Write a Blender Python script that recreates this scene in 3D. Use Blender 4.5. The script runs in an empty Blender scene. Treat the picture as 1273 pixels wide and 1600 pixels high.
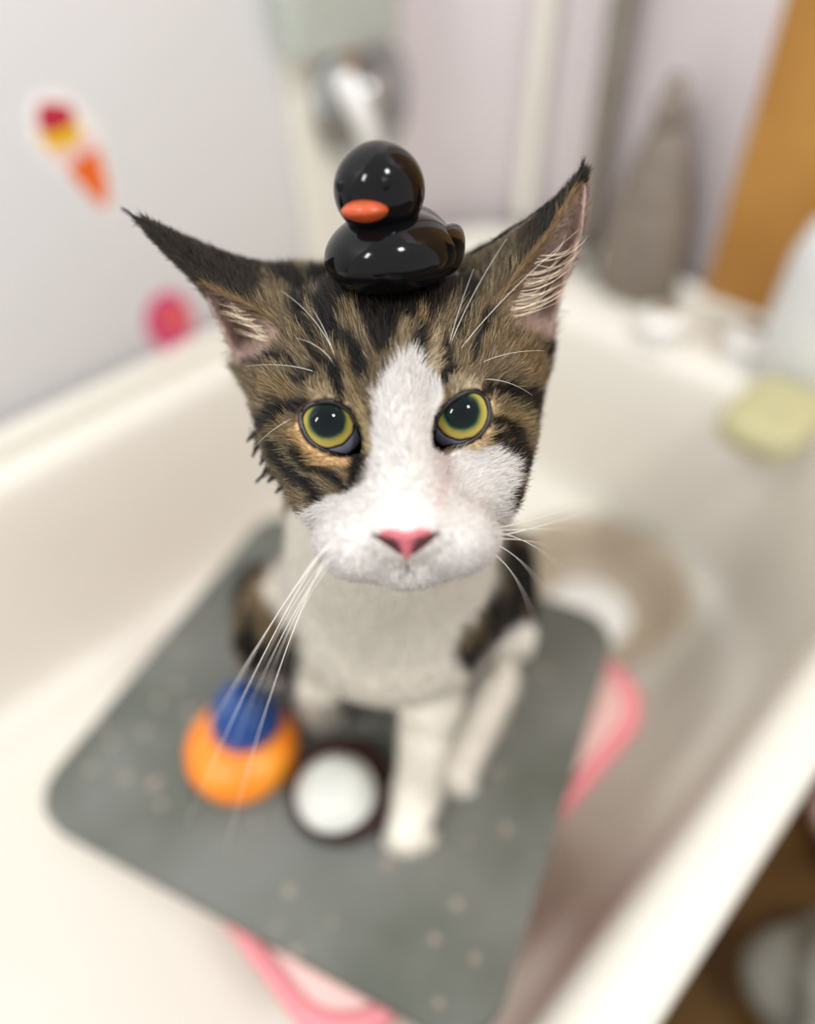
import bpy, bmesh, math, random
import numpy as np
from mathutils import Vector, Matrix
from mathutils.bvhtree import BVHTree

rng = np.random.default_rng(7)
random.seed(7)
S = bpy.context.scene
COL = S.collection

# ------------------------------------------------------------------ camera
F = 1120.0                       # focal length in pixels of the 1273 x 1600 frame
TH, RO = math.radians(45), math.radians(2.5)
CAM = np.array([0, 0, .68])
_r = np.array([1, 0, 0.]); FW = np.array([0, math.cos(TH), -math.sin(TH)]); _u = np.array([0, math.sin(TH), math.cos(TH)])
RT = math.cos(RO) * _r - math.sin(RO) * _u
UP = math.cos(RO) * _u + math.sin(RO) * _r
cd = bpy.data.cameras.new('camera')
cd.sensor_fit = 'VERTICAL'; cd.sensor_height = 24.0; cd.lens = 24.0 * F / 1600
cd.clip_start = .01; cd.clip_end = 50
cam = bpy.data.objects.new('camera', cd); COL.objects.link(cam)
cam.matrix_world = Matrix(((RT[0], UP[0], -FW[0], CAM[0]), (RT[1], UP[1], -FW[1], CAM[1]), (RT[2], UP[2], -FW[2], CAM[2]), (0, 0, 0, 1)))
S.camera = cam
D0 = .215                        # distance of the cat's eyes from the camera
cd.dof.use_dof = True; cd.dof.focus_distance = .222
cd.dof.aperture_fstop = (cd.lens / 1000) / .0128

# ------------------------------------------------------------------ world, lamps, exposure
w = bpy.data.worlds.new('world'); S.world = w; w.use_nodes = True
bg = w.node_tree.nodes['Background']; bg.inputs[0].default_value = (1.0, .99, .985, 1); bg.inputs[1].default_value = .86
S.view_settings.view_transform = 'Standard'; S.view_settings.look = 'None'
S.view_settings.exposure = 0.32; S.view_settings.gamma = 1.0; S.view_settings.use_curve_mapping = False


def area_light(name, loc, target, size, power, color=(1, 1, 1)):
    d = bpy.data.lights.new(name, 'AREA'); d.shape = 'RECTANGLE'; d.size, d.size_y = size; d.energy = power; d.color = color
    o = bpy.data.objects.new(name, d); COL.objects.link(o); o.location = loc
    o.rotation_euler = (Vector(target) - Vector(loc)).to_track_quat('-Z', 'Y').to_euler()
    return o


area_light('ceiling_light', (-1.22, -.78, 2.15), (0, .4, .4), (.22, .50), 16, (1, .99, .98))
area_light('ceiling_light', (.80, -.60, 2.6), (.05, .7, .4), (.30, .30), 22, (1, .99, .98))

# ------------------------------------------------------------------ helpers
TB = math.radians(47)            # heading of the bathtub's long axis
TU = np.array([math.sin(TB), math.cos(TB), 0]); TN = np.array([-math.cos(TB), math.sin(TB), 0]); ZZ = np.array([0, 0, 1.])


def tub(u, n, z): return TU * u + TN * n + ZZ * z


def tag(o, label=None, cat=None, group=None, kind=None):
    if label: o['label'] = label
    if cat: o['category'] = cat
    if group: o['group'] = group
    if kind: o['kind'] = kind
    return o


def empty(name, loc, label, cat, group=None):
    o = bpy.data.objects.new(name, None); COL.objects.link(o); o.location = loc; o.empty_display_size = .01
    return tag(o, label, cat, group)


def obj(name, verts, faces, mat, parent=None, smooth=True):
    me = bpy.data.meshes.new(name)
    me.from_pydata([tuple(map(float, v)) for v in verts], [], [tuple(map(int, f)) for f in faces]); me.update()
    return link(name, me, mat, parent, smooth)


def link(name, me, mat, parent=None, smooth=True):
    if smooth and len(me.polygons): me.polygons.foreach_set('use_smooth', [True] * len(me.polygons))
    if mat: me.materials.append(mat)
    o = bpy.data.objects.new(name, me); COL.objects.link(o)
    if parent:
        o.parent = parent
        bpy.context.view_layer.update()
        o.matrix_parent_inverse = parent.matrix_world.inverted()
    return o


def bm_obj(name, bm, mat, parent=None, smooth=True):
    bmesh.ops.recalc_face_normals(bm, faces=bm.faces)
    me = bpy.data.meshes.new(name); bm.to_mesh(me); bm.free()
    return link(name, me, mat, parent, smooth)


def loft(rings, close=True, cap0=False, cap1=False):
    m = len(rings[0]); V = [p for r in rings for p in r]; Fc = []
    for i in range(len(rings) - 1):
        for j in range(m if close else m - 1):
            k = (j + 1) % m
            Fc.append((i * m + j, i * m + k, (i + 1) * m + k, (i + 1) * m + j))
    if cap0: Fc.append(tuple(range(m))[::-1])
    if cap1: Fc.append(tuple((len(rings) - 1) * m + j for j in range(m)))
    return V, Fc


def loft_obj(name, rings, mat, parent=None, cap0=False, cap1=False, smooth=True, close=True):
    V, Fc = loft(rings, close, cap0, cap1)
    bm = bmesh.new(); vs = [bm.verts.new(tuple(map(float, v))) for v in V]
    for f in Fc:
        try: bm.faces.new([vs[i] for i in f])
        except ValueError: pass
    return bm_obj(name, bm, mat, parent, smooth)


def lathe(name, prof, mat, parent, origin, axis=(0, 0, 1), m=40, scale=(1, 1), xdir=None):
    """revolve (radius, height) pairs about an axis"""
    a = np.array(axis, float); a /= np.linalg.norm(a)
    x = np.array(xdir, float) if xdir is not None else (np.array([1, 0, 0.]) if abs(a[0]) < .9 else np.array([0, 1., 0]))
    x = x - a * (x @ a); x /= np.linalg.norm(x); y = np.cross(a, x); o = np.array(origin, float)
    rings = []
    for r, h in prof:
        rings.append([o + a * h + x * (max(r, 1e-5) * scale[0] * math.cos(t)) + y * (max(r, 1e-5) * scale[1] * math.sin(t)) for t in np.linspace(0, 2 * math.pi, m, endpoint=False)])
    return loft_obj(name, rings, mat, parent, True, True)


def box_obj(name, c, ax, half, mat, parent=None, bevel=.003, seg=3):
    """bevelled box: centre, three axes, half sizes"""
    bm = bmesh.new(); bmesh.ops.create_cube(bm, size=2)
    for v in bm.verts: v.co = Vector([v.co[i] * half[i] for i in range(3)])
    if bevel: bmesh.ops.bevel(bm, geom=list(bm.edges), offset=bevel, segments=seg, profile=.5, affect='EDGES')
    M = np.array(ax).T; c = np.array(c)
    for v in bm.verts: v.co = Vector(c + M @ np.array(v.co))
    return bm_obj(name, bm, mat, parent)


def tube(name, pts, rad, mat, parent=None, m=10):
    pts = np.array(pts, float); rad = np.broadcast_to(rad, (len(pts),)); rings = []
    t = np.gradient(pts, axis=0); t /= np.linalg.norm(t, axis=1)[:, None]
    x = np.cross(t[0], [0.3, .5, .81]); x /= np.linalg.norm(x)
    for i in range(len(pts)):
        x = x - t[i] * (x @ t[i]); x /= np.linalg.norm(x); y = np.cross(t[i], x)
        rings.append([pts[i] + rad[i] * (x * math.cos(a) + y * math.sin(a)) for a in np.linspace(0, 2 * math.pi, m, endpoint=False)])
    return loft_obj(name, rings, mat, parent, True, True)


def catmull(pts, per=8, closed=False):
    pts = np.array(pts, float); n = len(pts); out = []
    for i in range(n if closed else n - 1):
        if closed: a, b, c, d = (pts[(i + k) % n] for k in (-1, 0, 1, 2))
        else: a, b, c, d = pts[max(i - 1, 0)], pts[i], pts[i + 1], pts[min(i + 2, n - 1)]
        for t in np.linspace(0, 1, per, endpoint=False):
            out.append(.5 * ((2 * b) + (c - a) * t + (2 * a - 5 * b + 4 * c - d) * t * t + (3 * b - a - 3 * c + d) * t ** 3))
    if not closed: out.append(pts[-1])
    return np.array(out)


def blob(name, c, ax, r, mat, parent=None, seg=40, fn=None):
    """shaped ellipsoid; fn may deform the unit sphere points"""
    bm = bmesh.new(); bmesh.ops.create_uvsphere(bm, u_segments=seg, v_segments=seg // 2, radius=1)
    M = np.array(ax).T; c = np.array(c); r = np.array(r)
    for v in bm.verts:
        p = np.array(v.co)
        if fn: p = fn(p)
        v.co = Vector(c + M @ (p * r))
    return bm_obj(name, bm, mat, parent)


def srgb(r, g, b):
    f = lambda c: (c / 255) / 12.92 if c < 10.3 else ((c / 255 + .055) / 1.055) ** 2.4
    return (f(r), f(g), f(b), 1)


def mat(name, col, rough=.5, metal=0.0, var=.0, scale=20, col2=None, bump=0.0, coat=0.0, spec=.5, trans=0.0, sss=0.0):
    m = bpy.data.materials.new(name); m.use_nodes = True; nt = m.node_tree; b = nt.nodes['Principled BSDF']
    b.inputs['Roughness'].default_value = rough; b.inputs['Metallic'].default_value = metal
    b.inputs['Coat Weight'].default_value = coat; b.inputs['Specular IOR Level'].default_value = spec
    b.inputs['Transmission Weight'].default_value = trans
    if sss: b.inputs['Subsurface Weight'].default_value = sss; b.inputs['Subsurface Scale'].default_value = .003
    tc = nt.nodes.new('ShaderNodeTexCoord'); nz = nt.nodes.new('ShaderNodeTexNoise')
    nz.inputs['Scale'].default_value = scale; nz.inputs['Detail'].default_value = 5
    nt.links.new(tc.outputs['Object'], nz.inputs['Vector'])
    mx = nt.nodes.new('ShaderNodeMix'); mx.data_type = 'RGBA'
    if col2 is None: col2 = tuple(c * (1 - var) for c in col[:3]) + (1,)
    mx.inputs['A'].default_value = col; mx.inputs['B'].default_value = col2
    rp = nt.nodes.new('ShaderNodeMapRange'); rp.inputs[1].default_value = .35; rp.inputs[2].default_value = .65
    nt.links.new(nz.outputs['Fac'], rp.inputs[0]); nt.links.new(rp.outputs[0], mx.inputs['Factor'])
    nt.links.new(mx.outputs['Result'], b.inputs['Base Color'])
    if bump:
        bp = nt.nodes.new('ShaderNodeBump'); bp.inputs['Strength'].default_value = bump; bp.inputs['Distance'].default_value = .002
        nt.links.new(nz.outputs['Fac'], bp.inputs['Height']); nt.links.new(bp.outputs[0], b.inputs['Normal'])
    return m


M_wall = mat('wall_paint', srgb(243, 245, 248), .55, var=.03, scale=3)
M_wallp = mat('back_wall_paint', srgb(248, 240, 244), .55, var=.05, scale=3)
M_tub = mat('tub_enamel', srgb(226, 223, 213), .42, var=.04, scale=4)
M_panel = mat('panel_cream', srgb(229, 226, 214), .4, var=.03)
M_shelf = mat('shelf_grey_green', srgb(186, 193, 185), .35, var=.08)
M_chrome = mat('chrome', (.55, .57, .57, 1), .18, 1.0, var=.2)
M_white = mat('white_plastic', srgb(240, 240, 236), .35, var=.03)
M_wood = mat('door_wood', srgb(190, 142, 66), .45, col2=srgb(168, 118, 50), scale=9)
M_floor = mat('floor_brown', srgb(112, 82, 40), .5, col2=srgb(88, 64, 34), scale=12)
M_taupe = mat('taupe_cloth', srgb(128, 117, 106), .6, var=.2, scale=60)
M_grey = mat('grey_cloth', srgb(128, 126, 116), .9, var=.3, scale=40)
M_hose = mat('hose_grey', srgb(150, 143, 132), .3, .5, var=.2)
M_pink = mat('pink_plastic', srgb(226, 138, 144), .4, var=.06)
M_pinkpale = mat('pale_pink_plastic', srgb(238, 200, 194), .4, var=.06)
M_bowl = mat('bowl_beige', srgb(178, 166, 146), .35, var=.05)
M_orange = mat('orange_rubber', srgb(250, 128, 14), .35, col2=srgb(240, 150, 40), scale=30)
M_blue = mat('blue_rubber', srgb(16, 72, 142), .4, var=.15)
M_maroon = mat('maroon_rubber', srgb(52, 22, 18), .35, var=.3)
M_capw = mat('grey_white_cap', srgb(212, 214, 206), .5, var=.15, scale=60)
M_black = mat('black_vinyl', (.003, .0032, .004, 1), .10, var=.2, spec=.22)
M_beak = mat('beak_orange', srgb(192, 82, 40), .3, var=.25, scale=300)
M_dark = mat('dark_lid', (.008, .006, .005, 1), .35, var=.2)
M_olive = mat('olive_sponge', srgb(188, 184, 142), .9, var=.15, scale=120, bump=.6)
M_bottle = mat('bottle_grey_white', srgb(214, 216, 214), .35, var=.04)
M_brown = mat('brown_cap', srgb(150, 128, 104), .5, var=.1)
M_red = mat('sticker_red', srgb(186, 26, 62), .5, var=.1)
M_yellow = mat('sticker_yellow', srgb(238, 190, 20), .5, var=.1)
M_cone = mat('sticker_orange', srgb(232, 104, 22), .5, var=.12)
M_magenta = mat('sticker_magenta', srgb(196, 52, 116), .5, col2=srgb(214, 84, 120), scale=30)

# ------------------------------------------------------------------ the room
AX = (TU, TN, ZZ)
tag(box_obj('wall_left', tub(.3, .685, 1.0), AX, (1.2, .04, 1.4), M_wall, bevel=0), kind='structure', label='white painted bathroom wall with stickers')
tag(box_obj('wall_back', tub(.80, .12, 1.0), AX, (.04, .53, 1.4), M_wallp, bevel=0), kind='structure', label='pinkish white wall behind the bathtub')
tag(box_obj('floor', tub(.0, -.5, -.17), AX, (1.5, 1.3, .02), M_floor, bevel=0), kind='structure', label='brown bathroom floor')


# rounded fillet between the two walls, added so the corner catches more light
cr_ = .145; arc = [(.76 - cr_ + cr_ * math.cos(a), .645 - cr_ + cr_ * math.sin(a)) for a in np.linspace(0, math.pi / 2, 17)]
prof = arc + [(.60, .66), (.775, .66), (.775, .50)]
tag(loft_obj('added_corner_fillet', [[tub(u, n, z) for u, n in prof] for z in (-.15, 2.4)], M_wallp, None, True, True), kind='structure', label='rounded pale pink fillet added to brighten the corner between the two walls')


# bathtub: rings of rounded rectangles in tub coordinates
def rrect(u0, u1, n0, n1, r, z, m=14):
    out = []
    for cx, cy, a0 in ((u1 - r, n1 - r, 0), (u0 + r, n1 - r, 90), (u0 + r, n0 + r, 180), (u1 - r, n0 + r, 270)):
        for a in np.linspace(a0, a0 + 90, m):
            out.append(tub(cx + r * math.cos(math.radians(a)), cy + r * math.sin(math.radians(a)), z))
    return out


IU0, IU1, IN0, IN1, IR = -.42, .625, .012, .588, .14
OU0, OU1, ON0, ON1 = -.50, .752, -.028, .640


def ring_in(o, z): return rrect(IU0 + o, IU1 - o, IN0 + o, IN1 - o, IR - min(o, .1) * .3, z)
def ring_out(o, z): return rrect(OU0 + o, OU1 - o, ON0 + o, ON1 - o, .05, z)


tb = empty('bathtub', tub(.1, .3, -.15), 'cream white enamel bathtub with a rounded rim', 'bathtub')
rings = [ring_out(.05, -.148), ring_out(.03, .1), ring_out(.012, .222), ring_out(.003, .236), ring_out(0, .25), ring_out(.004, .261), ring_out(.012, .266),
         ring_in(-.012, .266), ring_in(-.004, .262), ring_in(.001, .252), ring_in(.004, .24), ring_in(.008, .18), ring_in(.014, .10), ring_in(.018, .055),
         ring_in(.024, .04), ring_in(.034, .032), ring_in(.044, .028), ring_in(.052, .018), ring_in(.066, .006), ring_in(.09, .001), ring_in(.14, 0)]
loft_obj('tub_shell', rings, M_tub, tb, cap0=True, cap1=True)
# raised back edge of the far and left rims
tube('rim_upstand', [tub(u, n, .274) for u, n in ((-.45, .630), (.2, .630), (.58, .630), (.65, .618), (.712, .565), (.738, .50), (.742, .44), (.742, .3), (.742, 0))], .012, M_tub, tb)

# wooden door panel at the right of the back wall
dr = tag(box_obj('door_1', tub(.745, -.02, .70), AX, (.012, .317, .85), M_wood, bevel=.004), kind='structure', label='orange brown wooden door at the right')

# shower column, shelf and valve on the left wall
sp = tag(box_obj('shower_column', tub(.535, .639, .66), AX, (.075, .006, .39), M_panel, bevel=.004), 'cream shower column panel on the white wall behind the cat', 'shower panel')
tag(box_obj('wall_shelf', tub(.520, .620, .615), AX, (.068, .013, .108), M_shelf, bevel=.006), 'grey-green box mounted above the chrome shower valve', 'shelf')
vp = tub(.548, .632, .455)
vt = empty('shower_valve', vp, 'round chrome shower valve with a slanting lever on the wall', 'valve')
lathe('valve_plate', [(0, 0), (.062, 0), (.066, .004), (.064, .008), (.050, .012), (.044, .014), (0, .014)], M_chrome, vt, vp, -TN)
lathe('valve_knob', [(.030, .012), (.030, .030), (.026, .036), (.0, .037)], M_chrome, vt, vp, -TN)
tube('valve_lever', [vp - TN * .040 + TU * (-.055) + ZZ * .040, vp - TN * .043 + TU * (-.036) + ZZ * (-.002), vp - TN * .045 + TU * (-.018) + ZZ * (-.050)], [.010, .0105, .011], M_white, vt, 14)


# wall stickers, each a thin slab on the left wall
def slab(name, pts, off, th, m, parent):
    a = [tub(u, .645 - off, z) for u, z in pts]; b = [tub(u, .645 - off - th, z) for u, z in pts]
    return loft_obj(name, [a, b], m, parent, True, True, smooth=False)


st = empty('wall_sticker', tub(.24, .644, .435), 'ice cream cone sticker with red and yellow scoops on the wall', 'sticker')
slab('sticker_backing', catmull([(.214, .500), (.222, .519), (.240, .524), (.258, .515), (.268, .49), (.266, .458), (.262, .432), (.252, .428), (.240, .45), (.220, .478)], 6, True), 0, .0008, M_white, st)
slab('waffle_cone', [(.232, .468), (.244, .478), (.264, .478), (.262, .45), (.257, .433), (.250, .433)], .0008, .0006, M_cone, st)
slab('cream_scoop', catmull([(.222, .484), (.235, .474), (.256, .478), (.262, .488), (.244, .494)], 6, True), .0009, .0008, M_pinkpale, st)
slab('yellow_scoop', catmull([(.220, .492), (.236, .484), (.252, .490), (.252, .502), (.238, .502), (.224, .500)], 6, True), .0009, .001, M_yellow, st)
slab('red_scoop', catmull([(.222, .502), (.236, .498), (.250, .502), (.252, .512), (.240, .517), (.228, .518)], 6, True), .0009, .0012, M_red, st)
s2 = empty('wall_sticker', tub(.281, .644, .29), 'round magenta sticker low on the wall above the tub rim', 'sticker')
circ = lambda cu, cz, ru, rz, k=36: [(cu + ru * math.cos(t), cz + rz * math.sin(t)) for t in np.linspace(0, 2 * math.pi, k, endpoint=False)]
slab('sticker_disc', circ(.281, .307, .026, .031), 0, .001, M_magenta, s2)
slab('sticker_stripe', circ(.284, .309, .016, .006), .001, .0006, M_cone, s2)

# shower hoses and hanging cloth in the far corner
hs = empty('shower_riser', tub(.735, .45, .27), 'grey vertical shower pipe standing in front of the back wall', 'pipe')
tube('pipe', [tub(.735, .452, z) for z in np.linspace(.27, 1.3, 12)], .013, M_hose, hs, 16)
lathe('pipe_foot', [(.026, 0), (.026, .006), (.016, .012), (.013, .02)], M_hose, hs, tub(.735, .452, .266))
h2 = empty('shower_hose', tub(.73, .53, .27), 'pale flexible shower hose hanging beside the grey pipe', 'hose')
tube('hose', catmull([tub(.73, .545, .268), tub(.735, .545, .42), tub(.735, .535, .7), tub(.735, .52, 1.2)], 8), .011, M_panel, h2, 14)
tube('hose_collar', [tub(.73, .545, .266), tub(.731, .545, .30)], .015, M_hose, h2, 14)
o = tub(.715, .368, .266); tk = empty('pump_bottle', o, 'tall tapering taupe bottle on the far ledge beside the wooden door', 'bottle')
lathe('bottle_body', [(0, .0005), (.044, .0005), (.048, .005), (.048, .05), (.043, .09), (.034, .13), (.022, .165), (.014, .18)], M_taupe, tk, o, scale=(1, .7), xdir=TN)
lathe('bottle_neck', [(.014, .178), (.016, .18), (.016, .20), (.009, .202), (.008, .22), (0, .221)], M_taupe, tk, o)

# things on the far ledge
for (u, n), lab in (((.645, .292), 'white bath tap handle with brown cap nearest the cat'), ((.672, .212), 'white bath tap handle with brown cap beside the white bottle')):
    o = tub(u, n, .266); t = empty('tap_handle', o, lab, 'tap handle', 'tap handles on the far ledge')
    lathe('handle_base', [(0, 0), (.020, 0), (.020, .004), (.012, .009), (.010, .014)], M_white, t, o)
    lathe('handle_knob', [(.010, .012), (.022, .015), (.024, .022), (.021, .030), (.012, .033), (0, .033)], M_white, t, o)
    lathe('handle_cap', [(.011, .0325), (.010, .036), (.0, .037)], M_brown, t, o)
o = tub(.668, .150, .266); bt = empty('bottle', o, 'pale grey plastic bottle standing on the far ledge by the door', 'bottle')
lathe('bottle_body', [(0, 0), (.046, 0), (.050, .006), (.051, .06), (.050, .12), (.042, .150), (.026, .162), (.020, .17)], M_bottle, bt, o, scale=(1, .8), xdir=TN)
lathe('bottle_cap', [(.022, .166), (.023, .168), (.023, .19), (.020, .194), (0, .194)], M_white, bt, o)
sg = blob('bath_sponge', tub(.575, .140, .2835), AX, (.052, .036, .017), M_olive, None, 40, lambda p: np.sign(p) * np.abs(p) ** .6)
tag(sg, 'yellow-green bath sponge on the tub rim by the pale bottle', 'sponge')

# round bowl on the tub floor
bo = np.array([.202, .496, 0.0]); bw = empty('wash_bowl', bo, 'round beige wash bowl standing on the tub floor', 'bowl')
lathe('bowl_shell', [(0, .001), (.070, .001), (.080, .012), (.097, .058), (.101, .062), (.104, .060), (.104, .064), (.100, .067), (.093, .062), (.075, .018), (.066, .009), (0, .007)], M_bowl, bw, bo, m=56)
lathe('bowl_base', [(0, .0072), (.05, .0072), (.048, .009), (0, .009)], M_white, bw, bo)

# pink basket under the board
bk = empty('plastic_basket', tub(.17, .205, 0), 'pink plastic basket standing in the tub under the grey board', 'basket')
BU0, BU1, BN0, BN1 = .004, .312, .074, .330
def brg(o, z, r=.04): return rrect(BU0 + o, BU1 - o, BN0 + o, BN1 - o, r, z, 8)
loft_obj('basket_base', [brg(.036, .002, .03), brg(.030, .012, .03)], M_pinkpale, bk, True, True)
loft_obj('basket_wall', [brg(.034, .004), brg(.006, .206), brg(.010, .206), brg(.038, .014)], M_pinkpale, bk)
loft_obj('basket_rim', [brg(.008, .200), brg(.001, .200), brg(-.002, .204), brg(-.002, .211), brg(.001, .2155), brg(.005, .2165), brg(.009, .214), brg(.009, .2)], M_pink, bk)
for k in range(9):
    z = .03 + k * .019; t = (z - .004) / .202; o1 = .034 - t * .028
    R1 = brg(o1 - .0035, z); loft_obj('basket_rib', [R1, brg(o1 - .0035, z + .006), brg(o1 + .002, z + .006), brg(o1 + .002, z)], M_pink, bk)

loft_obj('basket_tray', [brg(.0095, .206, .035), brg(.0095, .2145, .035)], M_pinkpale, bk, True, True)

# grey board
B0 = np.array([-.252, .196]); BX = np.array([.24, -.118]); BX = BX / np.linalg.norm(BX); BY = np.array([-BX[1], BX[0]])
def bpt(a, b, z): q = B0 + BX * a + BY * b; return np.array([q[0], q[1], z])
def brect(o, z, r=.03, A=.312, Bl=.292):
    out = []
    for cx, cy, a0 in ((A - r, Bl - r, 0), (r, Bl - r, 90), (r, r, 180), (A - r, r, 270)):
        for a in np.linspace(a0, a0 + 90, 8):
            out.append(bpt(cx + (r - o) * math.cos(math.radians(a)), cy + (r - o) * math.sin(math.radians(a)), z))
    return out
M_board = mat('grey_board', srgb(110, 112, 106), .8, col2=srgb(86, 90, 81), scale=14, bump=.3)
nt = M_board.node_tree
bsdf = nt.nodes['Principled BSDF']; prev = bsdf.inputs['Base Color'].links[0].from_socket
vo = nt.nodes.new('ShaderNodeTexVoronoi'); vo.inputs['Scale'].default_value = 48; tcn = [n for n in nt.nodes if n.type == 'TEX_COORD'][0]
nt.links.new(tcn.outputs['Object'], vo.inputs['Vector'])
mr = nt.nodes.new('ShaderNodeMapRange'); mr.inputs[1].default_value = .12; mr.inputs[2].default_value = .17; mr.inputs[3].default_value = .6; mr.inputs[4].default_value = 0
nt.links.new(vo.outputs['Distance'], mr.inputs[0])
mx = nt.nodes.new('ShaderNodeMix'); mx.data_type = 'RGBA'; mx.inputs['B'].default_value = srgb(170, 156, 140)
nt.links.new(prev, mx.inputs['A']); nt.links.new(mr.outputs[0], mx.inputs['Factor']); nt.links.new(mx.outputs['Result'], bsdf.inputs['Base Color'])
ZB = .235
gb = loft_obj('stone_board', [brect(.002, .2172), brect(0, .219), brect(0, .233), brect(.0015, ZB)], M_board, None, True, True)
tag(gb, 'speckled dark grey board laid on the pink basket under the cat', 'board')

# orange toy with blue cap
def toy(name, o, lab, mb, mc, prof_b, prof_c, co):
    t = empty(name, o, lab, 'toy')
    lathe('toy_body', prof_b, mb, t, o, m=48); lathe('toy_cap', prof_c, mc, t, o + np.array(co), m=48)
    return t
o = np.array([-.112, .221, ZB])
t = toy('bath_toy', o, 'orange rubber bath toy with a blue cap on the board', M_orange, M_blue,
        [(0, 0), (.021, 0), (.028, .003), (.034, .010), (.0355, .018), (.034, .026), (.028, .032), (.021, .035), (0, .037)],
        [(.022, .034), (.0225, .036), (.020, .048), (.015, .060), (.009, .067), (0, .069)], (.005, .009, 0))
blob('toy_eye', o + np.array([-.024, -.030, .020]), (_r, np.array([0, 1., 0]), ZZ), (.002, .002, .0026), M_black, t, 16)
o = np.array([-.048, .193, ZB])
t = toy('bath_toy', o, 'dark brown bath toy with a white cap beside the cat paw', M_maroon, M_capw,
        [(0, 0), (.026, 0), (.031, .004), (.033, .012), (.031, .020), (.026, .024), (0, .025)],
        [(.020, .0245), (.0235, .026), (.0235, .029), (.0185, .031), (.0175, .036), (.014, .038), (0, .0385)], (-.002, -.008, 0))

# grey things beyond the tub on the floor
def crumple(p):
    s = 1 + .18 * math.sin(p[0] * 5 + p[1] * 3) + .12 * math.sin(p[1] * 9 - p[2] * 4); return p * s
o = tub(.36, -.165, -.15)
tag(blob('laundry_bag', o + ZZ * .068, AX, (.10, .075, .06), M_grey, None, 48, crumple), 'crumpled grey cloth bag on the floor outside the tub', 'bag')
o = tub(.535, -.115, -.15)
tag(blob('towel', o + ZZ * .046, AX, (.045, .045, .04), M_pinkpale, None, 40, crumple), 'small pale pink towel heap on the floor outside the tub', 'towel')

# ================================================================== the cat
# Cat space: millimetres, origin at the eyes' depth in front of the lens, X right, Y up the face, Z out of the face.
# P() turns a measurement off the face (and a depth in mm) into that space.
D0M = D0 * 1000
def P(x, y, z): d = D0M - z; return np.array([(x - 636.5) / F * d, (800 - y) / F * d, z])
def to_world(L): L = np.asarray(L); return CAM + FW * D0 + (L[..., 0:1] * RT + L[..., 1:2] * UP - L[..., 2:3] * FW) / 1000
def to_cat(W):
    q = (np.asarray(W) - CAM - FW * D0) * 1000
    return np.stack([q @ RT, q @ UP, -(q @ FW)], -1)
def face_uv(L): d = D0M - L[:, 2]; return np.stack([636.5 + L[:, 0] * F / d, 800 - L[:, 1] * F / d], -1)
GU = np.array([RT[2], UP[2], -FW[2]])          # world up seen in cat space
def onboard(x, y, h):                          # a spot h mm above the board
    d = (x - 636.5) / F * RT + (800 - y) / F * UP + FW
    return to_cat(CAM + d * (ZB + h / 1000 - CAM[2]) / d[2])

def smin(a, b, k):
    h = np.maximum(k - np.abs(a - b), 0) / k
    return np.minimum(a, b) - h * h * k * .25
def ell(p, c, r):
    q = p - c; k0 = np.linalg.norm(q / r, axis=1); k1 = np.linalg.norm(q / (np.array(r) ** 2), axis=1)
    return k0 * (k0 - 1) / np.maximum(k1, 1e-6)
def cone(p, a, b, ra, rb):
    ab = b - a; h = np.clip((p - a) @ ab / (ab @ ab), 0, 1)
    return np.linalg.norm(p - a - h[:, None] * ab, axis=1) - (ra + (rb - ra) * h)
def poly_sd(q, poly):
    poly = np.array(poly, float); d = np.full(len(q), 1e9); s = np.zeros(len(q), bool); n = len(poly)
    for i in range(n):
        a, b = poly[i], poly[(i + 1) % n]; e = b - a; w_ = q - a
        h = np.clip((w_ @ e) / (e @ e), 0, 1); d = np.minimum(d, ((w_ - h[:, None] * e) ** 2).sum(1))
        c = ((a[1] > q[:, 1]) != (b[1] > q[:, 1]))
        if abs(e[1]) > 1e-9: s ^= c & (q[:, 0] < e[0] * (q[:, 1] - a[1]) / e[1] + a[0])
    return np.where(s, -1, 1) * np.sqrt(d)
def line_d(q, pts, ws):
    """distance to a stroke of varying half width (negative inside)"""
    pts = np.array(pts, float); d = np.full(len(q), 1e9)
    for i in range(len(pts) - 1):
        a, b = pts[i], pts[i + 1]; e = b - a; h = np.clip(((q - a) @ e) / (e @ e), 0, 1)
        d = np.minimum(d, np.linalg.norm(q - a - h[:, None] * e, axis=1) - (ws[i] + (ws[i + 1] - ws[i]) * h))
    return d
_tab = rng.random((64, 64, 64)).astype(np.float32)
def vnoise(p, f):
    p = p * f + 100; i = np.floor(p).astype(int); t = p - i; t = t * t * (3 - 2 * t); r = 0
    for a in (0, 1):
        for b in (0, 1):
            for c in (0, 1):
                w_ = (t[:, 0] if a else 1 - t[:, 0]) * (t[:, 1] if b else 1 - t[:, 1]) * (t[:, 2] if c else 1 - t[:, 2])
                r = r + w_ * _tab[(i[:, 0] + a) & 63, (i[:, 1] + b) & 63, (i[:, 2] + c) & 63]
    return r
def sstep(x, a, b): t = np.clip((x - a) / (b - a), 0, 1); return t * t * (3 - 2 * t)

EYES = [dict(c=P(514, 664, -7), open=catmull([(470, 652), (479, 637), (499, 628), (524, 629), (545, 642), (558, 664), (566, 692), (564, 708), (555, 711), (532, 711), (506, 704), (485, 690), (473, 671)], 5, True)),
        dict(c=P(720, 651, -7), open=catmull([(678, 672), (685, 648), (701, 629), (721, 616), (741, 611), (757, 620), (765, 641), (762, 662), (748, 682), (724, 695), (700, 698), (684, 703), (678, 694)], 5, True))]
ER = 11.0

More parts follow.
